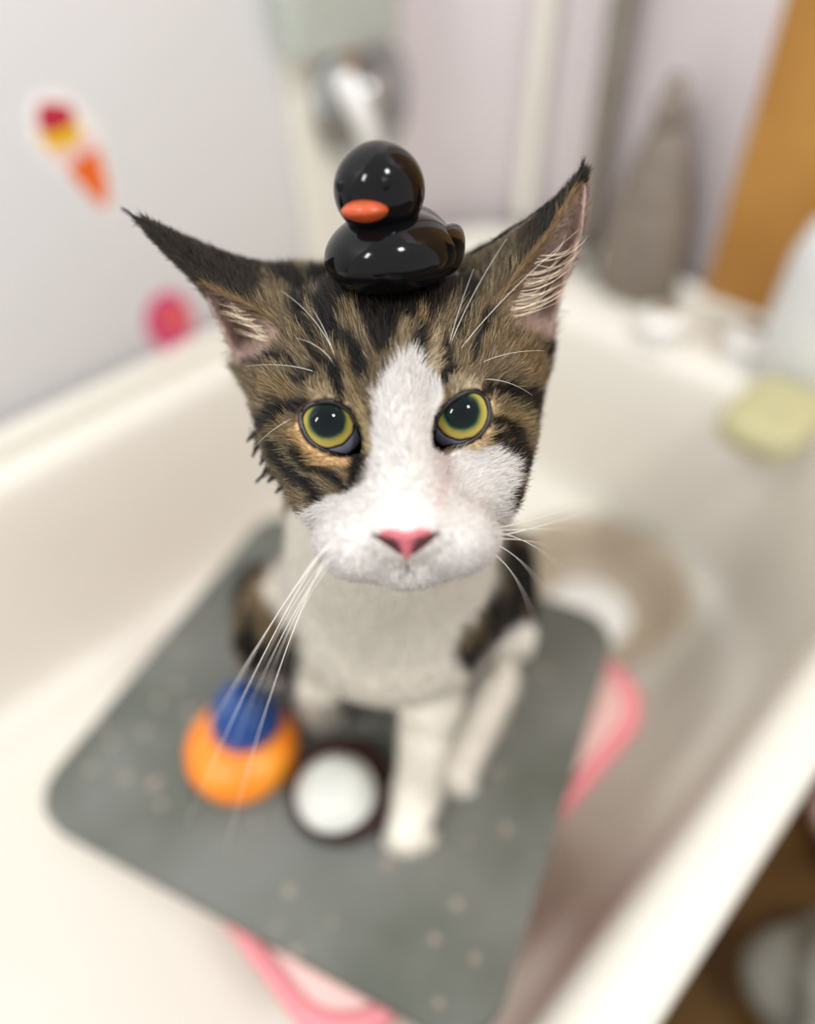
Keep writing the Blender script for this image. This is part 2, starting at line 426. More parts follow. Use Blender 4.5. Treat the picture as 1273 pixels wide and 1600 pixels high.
# ears: stations base -> tip of T (upper silhouette), R (front margin), I (hollow), L (outer margin), B (back)
EARL = [[(520, 420, -48), (452, 525, -20), (425, 545, -46), (372, 580, -42), (450, 480, -80)],
        [(430, 416, -42), (428, 498, -15), (398, 512, -42), (357, 540, -33), (390, 470, -66)],
        [(360, 400, -36), (372, 470, -15), (360, 478, -33), (337, 497, -27), (345, 445, -50)],
        [(298, 376, -30), (318, 442, -17), (316, 440, -27), (309, 446, -25), (305, 410, -38)],
        [(248, 354, -25), (262, 394, -19), (260, 390, -23), (255, 392, -22), (252, 374, -30)],
        [(216, 340, -22), (219, 346, -21), (219, 346, -22), (217, 346, -22), (216, 343, -24)]]
EARR = [[(708, 420, -48), (770, 492, -18), (815, 505, -50), (862, 525, -42), (785, 450, -82)],
        [(785, 376, -40), (806, 430, -14), (842, 436, -42), (880, 456, -33), (842, 405, -66)],
        [(845, 334, -32), (850, 374, -13), (876, 380, -31), (904, 388, -24), (882, 352, -48)],
        [(885, 298, -25), (884, 322, -14), (899, 327, -23), (915, 327, -19), (905, 310, -34)],
        [(904, 276, -20), (903, 287, -16), (908, 289, -19), (916, 291, -17), (911, 282, -25)],
        [(910, 262, -18), (911, 264, -17), (911, 264, -18), (912, 264, -18), (911, 263, -20)]]
def ear_mesh(st):
    st = [[P(*q) for q in s] for s in st]
    keys = [catmull([np.concatenate([s[k] for s in st]).reshape(-1, 3)[i] for i in range(len(st))], 5) for k in range(5)]
    rings = []
    for i in range(len(keys[0])):
        T, R_, I, L, B = (k[i] for k in keys)
        rings.append(catmull([R_, (R_ + I) / 2 * .35 + I * .65, I * .6 + L * .4 + (I - L) * .05, L, (L + B) / 2 + (B - I) * .25, B, (B + T) / 2 + (B - I) * .15, T, (T + R_) / 2 + np.array([0, 1.5, 2.5])], 4, True))
    V, Fc = loft(rings, True, True, True)
    return np.array(V), Fc
ears = []
for st in (EARL, EARR):
    V, Fc = ear_mesh(st)
    bm = bmesh.new(); vs = [bm.verts.new(v) for v in V]
    for f in Fc: bm.faces.new([vs[i] for i in f])
    bmesh.ops.triangulate(bm, faces=bm.faces); bmesh.ops.recalc_face_normals(bm, faces=bm.faces)
    ears.append((BVHTree.FromBMesh(bm), V.min(0) - 7, V.max(0) + 7)); bm.free()
RAYD = [Vector((.113, .871, .478)).normalized(), Vector((-.41, -.37, -.833)).normalized(), Vector((.77, -.53, .35)).normalized()]
def ear_sd(p):
    d = np.full(len(p), 50.0)
    for t, lo, hi in ears:
        idx = np.nonzero(((p > lo) & (p < hi)).all(1))[0]
        for i in idx:
            co, nn, _, ds = t.find_nearest(Vector(p[i]))
            ins = ds < 12
            for rd in RAYD:
                if not ins: break
                o_ = Vector(p[i]); ins = False
                for _k in range(9):
                    hit = t.ray_cast(o_, rd)
                    if hit[0] is None: break
                    ins = not ins; o_ = hit[0] + rd * 1e-3
            d[i] = min(d[i], -ds if ins else ds)
    return d

PAW_R = onboard(638, 1296, 13.5); PAW_L = onboard(500, 1108, 13.5); TOE_H = onboard(712, 1205, 13); HEEL = onboard(812, 1000, 14); TOE_HL = onboard(440, 1035, 13); HEEL_L = onboard(400, 975, 14)
HEADP = [  # centre, radii, blend
    (P(617, 565, -40), (43, 30, 36), 10), (P(500, 606, -38), (23, 28, 27), 14), (P(737, 604, -38), (23, 29, 27), 14),
    (P(513, 700, -27), (18.5, 17, 19), 12), (P(738, 694, -26), (18.5, 17.5, 19), 12), (P(617, 650, -25), (34, 32, 25), 12),
    (P(630, 800, -6), (23, 19, 19), 12), (P(566, 848, 7.5), (13.5, 10.8, 12.5), 9), (P(703, 841, 7.5), (13.5, 11, 12.5), 9), (P(637, 884, 4), (10, 6.5, 9), 5), (P(745, 762, -16), (13, 14, 14), 12), (P(522, 768, -16), (12, 12, 14), 12),
    (P(634, 833, 19), (8.5, 6, 8), 5), (P(824, 545, -44), (7, 12, 13), 8), (P(408, 575, -44), (6, 8, 12), 8), (P(503, 600, -14), (15, 8, 9), 9), (P(733, 585, -14), (15, 8, 9), 9)]
W2C = lambda x, y, z: to_cat(np.array([x, y, z]))
BODYP = [  # cones a, b, ra, rb, blend
    (P(617, 640, -52), P(610, 800, -95), 33, 37, 20), (P(610, 800, -95), P(615, 930, -140), 40, 50, 20),
    (P(620, 900, -150), W2C(.000, .320, .318), 50, 60, 25), (W2C(.0, .33, .315), W2C(.0, .345, .300), 64, 60, 25),
    (P(690, 965, -150), P(672, 1090, -178), 21, 15.5, 14), (P(672, 1090, -178), onboard(652, 1235, 26), 15.5, 12, 8), (onboard(652, 1235, 26), PAW_R, 12.5, 12.5, 8),
    (P(515, 975, -155), P(500, 1050, -190), 21, 16, 14), (P(500, 1050, -190), PAW_L + GU * 14, 15.5, 12, 8), (PAW_L + GU * 16, PAW_L, 12.5, 12.5, 8),
    (HEEL, TOE_H, 13, 12, 8), (HEEL_L, TOE_HL, 13, 12, 8), (HEEL, P(795, 930, -225), 14, 24, 12), (HEEL_L, P(424, 965, -225), 14, 22, 12)]
BODYE = [(P(795, 930, -225), (34, 38, 40), 16), (P(424, 965, -225), (29, 34, 40), 16), (P(612, 1000, -165), (22, 24, 22), 14)]
def toes(c, fwd, w_):
    side = np.cross(fwd, GU); side /= np.linalg.norm(side)
    return [(c + fwd * (7 - 2.2 * abs(k) ** 1.5) + side * (k * w_) - GU * 5.5, 6.6) for k in (-1.5, -.5, .5, 1.5)]
f1 = onboard(640, 1330, 11) - PAW_R; f1 /= np.linalg.norm(f1)
f2 = TOE_H - HEEL; f2 /= np.linalg.norm(f2)
TOES = toes(PAW_R, f1, 6.0) + toes(PAW_L, f1, 6.0) + toes(TOE_H, f2, 5.4) + toes(TOE_HL, f1, 5.4)

def sdf(p, detail=True):
    d = np.full(len(p), 1e3)
    for a, b, ra, rb, k in BODYP: d = smin(d, cone(p, a, b, ra, rb), k)
    for c, r, k in BODYE: d = smin(d, ell(p, c, r), k)
    for c, r in TOES: d = smin(d, np.linalg.norm(p - c, axis=1) - r, 2.5)
    hd = np.nonzero(p[:, 2] > -105)[0]; q = p[hd]; h = d[hd]
    for c, r, k in HEADP: h = smin(h, ell(q, c, r), k)
    h = smin(h, cone(q, P(614, 570, -10), P(632, 800, 14), 11.5, 9.5), 9)
    for e in EYES: h = smin(h, np.linalg.norm(q - e['c'] - np.array([0, 0, .3]), axis=1) - 12.3, 6)
    if detail:
        h = smin(h, ear_sd(q), 5)
        uv = face_uv(q)
        for e in EYES:
            near = np.nonzero(np.linalg.norm(q - e['c'], axis=1) < 22)[0]
            if len(near):
                o = poly_sd(uv[near], e['open']) * (D0M / F)
                o = np.maximum(o, -(q[near, 2] - (e['c'][2] - 4)))
                h[near] = np.maximum(h[near], -o)
        m = cone(q, P(634, 868, 25), P(637, 900, 16), .9, .5); h = np.maximum(h, -m)
    d[hd] = h
    return d

# ---- narrow band sampling and surface nets
STEP = 1.25; BLK = 5
lo = np.array([-100., -240., -330.]); hi = np.array([75., 125., 50.])
def fine_dims(): return (np.ceil((hi - lo) / (STEP * BLK)).astype(int)) * BLK
dims = fine_dims(); cdim = dims // BLK
cc = np.stack(np.meshgrid(*[np.arange(n) for n in cdim], indexing='ij'), -1).reshape(-1, 3)
pc = lo + (cc * BLK + (BLK - 1) / 2) * STEP
dc = sdf(pc, False)
for t, a, b in ears:
    ins = ((pc > a + 2) & (pc < b - 2)).all(1); dc[ins] = 0
V = np.repeat(np.repeat(np.repeat(dc.reshape(cdim).astype(np.float32), BLK, 0), BLK, 1), BLK, 2)
act = np.abs(dc) < 9.5
bi = cc[act]; off = np.stack(np.meshgrid(*[np.arange(BLK)] * 3, indexing='ij'), -1).reshape(-1, 3)
for s in range(0, len(bi), 6000):
    ix = (bi[s:s + 6000, None, :] * BLK + off[None]).reshape(-1, 3)
    V[ix[:, 0], ix[:, 1], ix[:, 2]] = sdf(lo + ix * STEP)
inside = V < 0
cnt = np.zeros(tuple(dims - 1), np.int8)
for a in (0, 1):
    for b in (0, 1):
        for c in (0, 1): cnt += inside[a:dims[0] - 1 + a, b:dims[1] - 1 + b, c:dims[2] - 1 + c]
cell = np.argwhere((cnt > 0) & (cnt < 8)); vid = np.full(cnt.shape, -1, np.int32); vid[cell[:, 0], cell[:, 1], cell[:, 2]] = np.arange(len(cell))
acc = np.zeros((len(cell), 3)); num = np.zeros(len(cell))
for ax_ in range(3):
    e = np.zeros(3, int); e[ax_] = 1; o1, o2 = [k for k in range(3) if k != ax_]
    for a in (0, 1):
        for b in (0, 1):
            s = np.zeros(3, int); s[o1] = a; s[o2] = b; q0 = cell + s; q1 = q0 + e
            v0 = V[q0[:, 0], q0[:, 1], q0[:, 2]]; v1 = V[q1[:, 0], q1[:, 1], q1[:, 2]]
            x = (v0 < 0) != (v1 < 0); t = np.where(x, v0 / np.where(x, v0 - v1, 1), 0)
            acc[x] += (q0[x] + t[x, None] * e); num[x] += 1
CV = lo + acc / num[:, None] * STEP
quads = []
for ax_ in range(3):
    e = np.zeros(3, int); e[ax_] = 1; o1, o2 = (ax_ + 1) % 3, (ax_ + 2) % 3
    sl0 = [slice(1, dims[k] - 1) for k in range(3)]; sl1 = list(sl0); sl0[ax_] = slice(0, dims[ax_] - 1); sl1[ax_] = slice(1, dims[ax_])
    A = inside[tuple(sl0)]; Bm = inside[tuple(sl1)]; E_ = np.argwhere(A != Bm); fl = A[E_[:, 0], E_[:, 1], E_[:, 2]]
    st_ = np.ones(3, int); st_[ax_] = 0; E_ = E_ + st_
    d1 = np.zeros(3, int); d1[o1] = 1; d2 = np.zeros(3, int); d2[o2] = 1
    g = [vid[tuple((E_ - k).T)] for k in (d1 + d2, d2, 0 * d1, d1)]
    q = np.stack(g, 1); q[~fl] = q[~fl][:, ::-1]; quads.append(q)
quads = np.concatenate(quads); quads = quads[(quads >= 0).all(1)]
tri = np.concatenate([quads[:, [0, 1, 2]], quads[:, [0, 2, 3]]])
fn = np.cross(CV[tri[:, 1]] - CV[tri[:, 0]], CV[tri[:, 2]] - CV[tri[:, 0]])
VN = np.zeros_like(CV)
for k in range(3): np.add.at(VN, tri[:, k], fn)
VN /= np.linalg.norm(VN, axis=1)[:, None] + 1e-9

# ---- coat pattern
LIN = lambda *c: np.array(srgb(*c)[:3])
K_dark, K_brown, K_tan, K_cream, K_white = LIN(15, 12, 10), LIN(66, 54, 40), LIN(168, 140, 98), LIN(226, 196, 148), LIN(250, 246, 240)
WHITE = catmull([(630, 556), (612, 580), (594, 604), (585, 632), (584, 662), (583, 694), (580, 722), (572, 745), (556, 762), (530, 774), (498, 786), (470, 800), (455, 860), (500, 930), (640, 960), (770, 900), (800, 820), (790, 780), (806, 752), (806, 728), (786, 710), (752, 700), (716, 703), (690, 712), (680, 690), (678, 662), (683, 638), (690, 612), (678, 596), (660, 572), (646, 556)], 3, True)
CHEST = catmull([(470, 790), (450, 850), (420, 890), (410, 930), (440, 960), (470, 1000), (460, 1150), (560, 1260), (560, 1380), (760, 1380), (735, 1230), (850, 1010), (830, 975), (770, 1000), (740, 1040), (712, 1030), (705, 990), (740, 950), (770, 900), (775, 840), (780, 760), (640, 740)], 3, True)
STROKES = [  # dark markings: points, half widths (face measurements)
    ([(520, 455), (512, 500), (522, 532), (545, 548)], [12, 15, 10, 4]), ([(548, 545), (562, 570), (572, 592)], [7, 10, 4]), ([(520, 575), (528, 600), (532, 618)], [6, 10, 7]),
    ([(560, 455), (572, 500), (590, 545)], [7, 8, 3]), ([(600, 450), (606, 500), (604, 552)], [17, 15, 5]), ([(640, 450), (642, 500)], [10, 5]), ([(652, 520), (652, 560)], [5, 5]),
    ([(690, 440), (678, 480), (672, 505)], [17, 12, 5]), ([(692, 545), (694, 580), (697, 604)], [6, 10, 6]), ([(735, 450), (722, 490), (712, 530)], [12, 7, 3]),
    ([(478, 630), (440, 642), (405, 668), (380, 690)], [4, 7, 9, 9]), ([(762, 612), (795, 612), (825, 626), (860, 652)], [4, 10, 13, 13]),
    ([(556, 700), (562, 725), (558, 758)], [5, 10, 8]), ([(470, 705), (500, 735), (545, 765)], [7, 8, 5]), ([(430, 690), (450, 730), (500, 775)], [7, 10, 8]), ([(395, 690), (410, 740), (440, 770)], [10, 12, 12]),
    ([(780, 660), (800, 690), (815, 730)], [8, 12, 10]), ([(770, 690), (800, 712), (830, 720)], [5, 8, 8]), ([(800, 740), (800, 790)], [6, 6]),
    ([(440, 430), (470, 450), (485, 480)], [18, 12, 4]), ([(390, 570), (430, 560), (470, 575)], [5, 5, 2]), ([(480, 545), (500, 560), (510, 580)], [4, 6, 3]), ([(840, 480), (850, 530), (856, 560)], [8, 8, 8]),
    ([(470, 600), (488, 590), (500, 592)], [3, 5, 3]), ([(500, 440), (560, 462), (640, 466), (715, 446)], [14, 16, 18, 14]), ([(575, 470), (585, 520), (598, 560)], [4, 7, 3]), ([(628, 470), (632, 515)], [9, 3]), ([(460, 470), (480, 510), (500, 540)], [5, 7, 3]), ([(760, 500), (745, 540), (740, 570)], [8, 6, 3])]
LIGHTS = [  # pale markings
    ([(462, 664), (474, 692), (498, 714), (538, 728)], [5, 8, 10, 9], LIN(226, 182, 128)), ([(566, 640), (573, 672), (574, 705)], [4, 6, 5], LIN(186, 164, 116)), ([(772, 632), (772, 664), (752, 690), (722, 702)], [5, 7, 8, 6], K_cream),
    ([(488, 616), (520, 612), (545, 628)], [3, 4, 4], LIN(170, 150, 118)), ([(700, 606), (725, 596), (750, 600)], [4, 4, 4], LIN(196, 178, 148)), ([(545, 560), (552, 600), (560, 635)], [4, 6, 5], LIN(150, 126, 88)),
    ([(676, 540), (672, 575), (684, 600)], [6, 8, 3], LIN(200, 180, 148)), ([(628, 520), (630, 560)], [8, 6], LIN(150, 130, 100)), ([(545, 470), (555, 520)], [6, 5], LIN(140, 116, 80)), ([(655, 470), (660, 520)], [7, 5], LIN(140, 116, 80)), ([(440, 660), (452, 680)], [8, 8], LIN(150, 124, 82)), ([(790, 645), (815, 660)], [8, 6], LIN(150, 128, 84)), ([(420, 600), (450, 610)], [14, 12], LIN(132, 108, 70)), ([(815, 560), (830, 590)], [18, 14], LIN(126, 100, 66))]
EARIN_L = [(318, 444), (368, 470), (428, 500), (445, 530), (420, 562), (372, 575), (345, 540), (325, 480)]
EARIN_R = [(903, 288), (850, 378), (808, 432), (785, 480), (800, 520), (862, 540), (892, 460), (912, 380), (925, 290)]

def coat(p, nrm):
    """colour, hair length (mm), hair density of the coat at points p"""
    uv = face_uv(p); j = np.stack([vnoise(p, .35), vnoise(p + 50, .35)], -1) - .5; uvj = uv + j * 14
    n1 = vnoise(p, .12); n2 = vnoise(p * np.array([1.2, .5, 1]), .5)
    t = np.clip(.25 + .55 * n1 + .35 * (n2 - .5), 0, 1)[:, None]
    t = t * (1 - .55 * sstep(560 - uv[:, 1], 0, 90) * sstep(-np.abs(uv[:, 0] - 610), -190, -90))[:, None]
    col = K_brown * (1 - t) + LIN(146, 125, 92) * t
    head = sstep(p[:, 2], -95, -80)
    for pts, ws, c in LIGHTS:
        m = (sstep(-line_d(uvj, pts, ws), -6, 5) * (p[:, 2] > -60))[:, None]; col = col * (1 - m) + c * m
    dk = np.zeros(len(p))
    for pts, ws in STROKES: dk = np.maximum(dk, sstep(-line_d(uvj, pts, ws), -6, 2))
    dk *= (p[:, 2] > -80)
    back = sstep(-p[:, 2], 45, 60)
    dk = np.maximum(dk, back * sstep(vnoise(p * np.array([1, .4, .6]), .09), .35, .55))
    # ears
    earz = np.maximum(sstep(-(uv[:, 0] + uv[:, 1] * .55), -700, -640) * sstep(470 - uv[:, 0], 0, 60), sstep((uv[:, 0] - uv[:, 1]), 330, 400) * (uv[:, 0] > 700)) * (p[:, 2] > -90) * (uv[:, 1] < 620)
    earz = np.where((uv[:, 0] > 455) & (uv[:, 0] < 720), 0, earz) * (uv[:, 1] < 585)
    dk = np.maximum(dk, earz * sstep(np.abs(uv[:, 0] - 617), 150, 230) * .93)
    ein = np.maximum(sstep(-poly_sd(uv, EARIN_L), -2, 4), sstep(-poly_sd(uv, EARIN_R), -2, 4)) * (nrm[:, 2] > -.05) * (p[:, 2] > -75)
    c_in = LIN(178, 152, 140) * (.8 + .4 * n1[:, None])
    rim = np.maximum(sstep(-line_d(uv, [(318, 442), (372, 469), (432, 500)], [3, 4, 5]), -2, 2), sstep(-line_d(uv, [(902, 290), (850, 374), (806, 430), (775, 480)], [3, 4, 5, 5]), -2, 2)) * (p[:, 2] > -40)
    col = col * (1 - dk[:, None]) + (K_dark * (.7 + .6 * n2[:, None])) * dk[:, None]
    col = col * (1 - ein[:, None]) + c_in * ein[:, None]
    col = col * (1 - rim[:, None]) + LIN(134, 108, 74) * rim[:, None]
    # white blaze, muzzle, chest, legs
    wh = sstep(-poly_sd(uvj, WHITE), -5, 5) * (p[:, 2] > -62)
    ch = sstep(-poly_sd(uvj, CHEST), -10, 10) * sstep(-p[:, 2], 18, 60) * sstep(nrm[:, 2] + nrm @ GU * .0, -.55, -.2) * sstep(uv[:, 1], 770, 800)
    hgt = to_world(p)[:, 2] - ZB; low = sstep(-hgt, -.075, -.05) * (p[:, 2] < -120) * sstep(-np.abs(to_world(p)[:, 1]), -.30, -.27)
    wh = np.maximum(wh, np.maximum(ch, low))
    kw = (LIN(240, 235, 230) * (1 - ch[:, None]) + LIN(253, 246, 232) * ch[:, None]) * (1 - .05 * n1[:, None])  # chest fur coloured whiter to offset the shade of the head
    pk = (sstep(-line_d(uv, [(690, 640), (692, 720), (686, 790)], [6, 10, 8]), -10, 8) + .6 * sstep(-line_d(uv, [(634, 822), (634, 826)], [40, 40]), -14, 8))[:, None] * .3 * (p[:, 2] > -30)[:, None]  # pink round the nose, plus shading painted right of the bridge
    kw = kw * (1 - pk) + LIN(240, 206, 204) * pk
    col = col * (1 - wh[:, None]) + kw * wh[:, None]
    ml = (sstep(-line_d(uv, [(634, 868), (636, 888), (626, 897), (636, 888), (650, 897)], [1.5, 2.2, 1.2, 2.2, 1.2]), -3, 2) * (p[:, 2] > -10) * .7)[:, None]
    col = col * (1 - ml) + LIN(120, 86, 80) * ml
    tear = (sstep(-line_d(uv, [(684, 690), (688, 708)], [3, 3]), -4, 2) * (p[:, 2] > -20) * .8)[:, None]
    col = col * (1 - tear) + LIN(150, 92, 92) * tear
    # eye rims
    er = np.minimum(poly_sd(uv, EYES[0]['open']), poly_sd(uv, EYES[1]['open'])); near = p[:, 2] > -25
    m = (sstep(-er, -7, -4) * near)[:, None]; col = col * (1 - m) + LIN(30, 20, 18) * m
    # hair
    nose = np.linalg.norm(p - P(632, 830, 24), axis=1)
    ln = np.interp(nose, [6, 14, 30, 50, 75, 130, 200], [1.0, 2.4, 4.4, 5.6, 7.0, 9, 9])
    ln = ln * (1 - .45 * np.clip(earz, 0, 1)) * (1 - .4 * sstep(-er, -22, -5) * near)
    ln = np.where(p[:, 2] < -150, 6.5, ln)
    den = np.where(p[:, 2] > -95, 1.0, .22) * (1 - .93 * ein) * np.where((er < 5) & near, 0, 1)
    den *= 1 - .8 * sstep(-poly_sd(uv, [(576, 829), (632, 826), (688, 826), (694, 838), (650, 880), (620, 876), (570, 840)]), -3, 2) * (p[:, 2] > 5)
    den *= np.where((nrm[:, 2] < -.35) & (p[:, 2] > -95), .35, 1)
    return np.clip(col, 0, 1), ln, den, np.clip(wh + ein, 0, 1), np.clip(dk, 0, 1)

vc, *_r2 = coat(CV, VN)
CAT_BASE = np.array([.0, .28, ZB])
cat = empty('cat', CAT_BASE, 'brown tabby and white cat sitting on the grey board with a duck on its head', 'cat')
me = bpy.data.meshes.new('body')
me.vertices.add(len(CV)); me.vertices.foreach_set('co', to_world(CV).astype(np.float32).ravel())
me.loops.add(quads.size); me.loops.foreach_set('vertex_index', quads.astype(np.int32).ravel())
me.polygons.add(len(quads)); me.polygons.foreach_set('loop_start', np.arange(0, quads.size, 4, dtype=np.int32))
me.polygons.foreach_set('use_smooth', np.ones(len(quads), bool))
me.update(); me.validate()
at_ = me.attributes.new('coat', 'FLOAT_COLOR', 'POINT'); at_.data.foreach_set('color', np.c_[vc, np.ones(len(vc))].astype(np.float32).ravel())

def attr_mat(name, attr, rough, sss=0.0, normal=None, spec=.3, sheen=0):
    m = bpy.data.materials.new(name); m.use_nodes = True; nt = m.node_tree; b = nt.nodes['Principled BSDF']
    a = nt.nodes.new('ShaderNodeAttribute'); a.attribute_name = attr; nt.links.new(a.outputs['Color'], b.inputs['Base Color'])
    b.inputs['Roughness'].default_value = rough; b.inputs['Specular IOR Level'].default_value = spec
    if normal:
        n = nt.nodes.new('ShaderNodeAttribute'); n.attribute_name = normal; nt.links.new(n.outputs['Vector'], b.inputs['Normal'])
    return m
M_skin = attr_mat('cat_skin', 'coat', .75, spec=.15)
M_fur = attr_mat('cat_fur', 'fur_color', .55, normal='surf_n', spec=.25)
body = link('body', me, M_skin, cat)

# ---- fur: curves grown from the surface, combed away from the nose and down the body
def make_fur(name, root, dirs, nrm, length, colr, colt, rad, parent, npt=5, bend=.5, label=None):
    n = len(root); t = np.linspace(0, 1, npt)
    L = length[:, None, None]; tt = t[None, :, None]
    pos = root[:, None, :] + L * (dirs[:, None, :] * tt - bend * .5 * nrm[:, None, :] * tt ** 2)
    cu = bpy.data.hair_curves.new(name); cu.add_curves([npt] * n)
    cu.position_data.foreach_set('vector', to_world(pos).astype(np.float32).ravel())
    ra = cu.attributes.get('radius') or cu.attributes.new('radius', 'FLOAT', 'POINT')
    ra.data.foreach_set('value', (rad[:, None] * (1.0 - .85 * t[None] ** 1.5)).astype(np.float32).ravel())
    ca = cu.attributes.new('fur_color', 'FLOAT_COLOR', 'POINT')
    c = colr[:, None, :] * (1 - tt) + colt[:, None, :] * tt
    ca.data.foreach_set('color', np.concatenate([c, np.ones((n, npt, 1))], -1).astype(np.float32).ravel())
    na = cu.attributes.new('surf_n', 'FLOAT_VECTOR', 'CURVE')
    nrm = nrm + rng.normal(0, 1, nrm.shape) * np.where(colr.mean(1) > .5, .14, .3)[:, None]; nrm /= np.linalg.norm(nrm, axis=1)[:, None]
    wn = nrm[:, 0:1] * RT + nrm[:, 1:2] * UP - nrm[:, 2:3] * FW
    na.data.foreach_set('vector', wn.astype(np.float32).ravel())
    cu.materials.append(M_fur)
    o = bpy.data.objects.new(name, cu); COL.objects.link(o); o.parent = parent
    bpy.context.view_layer.update(); o.matrix_parent_inverse = parent.matrix_world.inverted()
    o['kind'] = 'stuff'
    if label: o['label'] = label
    return o

NH = 230000
ta = np.linalg.norm(fn, axis=1) / 2; tc_ = CV[tri].mean(1)
tn = fn / (np.linalg.norm(fn, axis=1)[:, None] + 1e-9)
wgt = ta * np.where(tc_[:, 2] > -95, 1.0, .2) * np.where((tn[:, 2] < -.3) & (tc_[:, 2] > -95), .3, 1) * np.where(tc_[:, 2] < -140, .6, 1)
pick = rng.choice(len(tri), NH, p=wgt / wgt.sum())
b1, b2 = rng.random(NH), rng.random(NH); fl = b1 + b2 > 1; b1[fl] = 1 - b1[fl]; b2[fl] = 1 - b2[fl]; b0 = 1 - b1 - b2
tp = tri[pick]
root = CV[tp[:, 0]] * b0[:, None] + CV[tp[:, 1]] * b1[:, None] + CV[tp[:, 2]] * b2[:, None]
nrm = VN[tp[:, 0]] * b0[:, None] + VN[tp[:, 1]] * b1[:, None] + VN[tp[:, 2]] * b2[:, None]; nrm /= np.linalg.norm(nrm, axis=1)[:, None]
colr, ln, den, wh, dkk = coat(root, nrm)
keep = rng.random(NH) < np.where(den < .25, den / .25 * .9, np.where(den > .3, den, 1))
root, nrm, colr, ln, wh, dkk = (a[keep] for a in (root, nrm, colr, ln, wh, dkk)); n = len(root)
src = P(632, 815, 22)
flow = root - src
flow += np.array([0, .0, -18])
bodyw = sstep(-root[:, 2], 85, 110)[:, None]
flow = flow / np.linalg.norm(flow, axis=1)[:, None] * (1 - bodyw) + (-GU + np.array([0, 0, .2])) * bodyw
muz = (sstep(-np.abs(face_uv(root)[:, 0] - 634), -170, -60) * sstep(face_uv(root)[:, 1], 835, 870) * (root[:, 2] > -30))[:, None]
flow = flow * (1 - .5 * muz) + np.array([0, -.6, -.2]) * muz * .5
clump = np.stack([vnoise(root, .22), vnoise(root + 31, .22), vnoise(root + 77, .22)], -1) - .5
flow = flow + clump * .9 + rng.normal(0, .13, (n, 3))
tang = flow - nrm * (flow * nrm).sum(1)[:, None]; tang /= np.linalg.norm(tang, axis=1)[:, None] + 1e-6
lift = np.clip(rng.normal(.42, .12, n), .15, .9)[:, None]
dirs = tang * np.sqrt(1 - np.minimum(lift, .95) ** 2) + nrm * lift
ln = ln * rng.uniform(.65, 1.2, n)
lum = colr.mean(1)
tick = rng.random(n)
tab = (1 - wh)[:, None]
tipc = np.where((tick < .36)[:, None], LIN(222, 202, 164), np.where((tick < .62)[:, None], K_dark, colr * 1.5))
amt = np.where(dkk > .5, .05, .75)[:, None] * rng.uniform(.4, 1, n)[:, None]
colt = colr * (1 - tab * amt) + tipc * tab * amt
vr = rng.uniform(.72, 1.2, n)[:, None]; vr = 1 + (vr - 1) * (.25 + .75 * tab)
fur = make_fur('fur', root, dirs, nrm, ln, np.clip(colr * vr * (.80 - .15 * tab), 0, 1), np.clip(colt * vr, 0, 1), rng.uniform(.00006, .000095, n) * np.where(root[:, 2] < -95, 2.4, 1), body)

# ---- ear hair and tufts: strands drawn from point to point
def strands(name, items, col, rad, parent, label):
    npt = 9; root = []; 
    allp = []
    for a, m, b in items:
        t = np.linspace(0, 1, npt)[:, None]; allp.append((1 - t) ** 2 * a + 2 * t * (1 - t) * m + t * t * b)
    pos = np.array(allp); n = len(pos)
    cu = bpy.data.hair_curves.new(name); cu.add_curves([npt] * n)
    cu.position_data.foreach_set('vector', to_world(pos).astype(np.float32).ravel())
    ra = cu.attributes.get('radius') or cu.attributes.new('radius', 'FLOAT', 'POINT')
    ra.data.foreach_set('value', np.tile(rad * (1 - .8 * np.linspace(0, 1, npt) ** 1.5), n).astype(np.float32))
    cols = col * rng.uniform(.8, 1.15, (n, 1)); ca = cu.attributes.new('fur_color', 'FLOAT_COLOR', 'POINT')
    ca.data.foreach_set('color', np.repeat(np.c_[np.clip(cols, 0, 1), np.ones(n)], npt, 0).astype(np.float32).ravel())
    na = cu.attributes.new('surf_n', 'FLOAT_VECTOR', 'CURVE'); wn = np.tile((UP * .5 - FW * .86), (n, 1)); na.data.foreach_set('vector', wn.astype(np.float32).ravel())
    cu.materials.append(M_fur); o = bpy.data.objects.new(name, cu); COL.objects.link(o); o.parent = parent
    bpy.context.view_layer.update(); o.matrix_parent_inverse = parent.matrix_world.inverted(); o['kind'] = 'stuff'; o['label'] = label
    return o
def J(x, y, z, s=4): return P(x + rng.normal(0, s), y + rng.normal(0, s), z + rng.normal(0, 1))
it = []
for k in range(46):                                        # ear seen at the right: hairs sweep from the front margin across the hollow
    q = rng.random(); x0, y0 = 795 + 55 * q ** 1.3, 495 - 105 * q ** 1.1; ex = rng.uniform(.5, 1.15)
    it.append((J(x0, y0, -17), J(x0 + 45 * ex, y0 + 2, -14), J(x0 + 88 * ex - 22 * q, y0 - 34 * ex, -17, 6)))
for k in range(46):
    q = rng.random(); x0, y0 = 440 - 70 * q, 540 - 60 * q; ex = rng.uniform(.4, 1.0)
    it.append((J(x0, y0, -18), J(x0 - 30 * ex, y0 - 4, -15), J(x0 - 72 * ex + 25 * q, y0 - 6 - 20 * ex + 16 * q, -20, 6)))
strands('ear_hair', it, LIN(232, 214, 186), .00009, body, 'long pale hairs inside the ears')
it = []
for k in range(26):
    it.append((J(228, 349, -22, 3), J(208, 338, -22, 1.2), J(184 + abs(rng.normal(0, 10)), 326 + rng.normal(0, 2), -22, 1)))
for k in range(22):
    it.append((J(908, 275, -18, 3), J(909, 258, -18, 1.2), J(911 + rng.normal(0, 2.5), 240 + abs(rng.normal(0, 9)), -18, 1)))
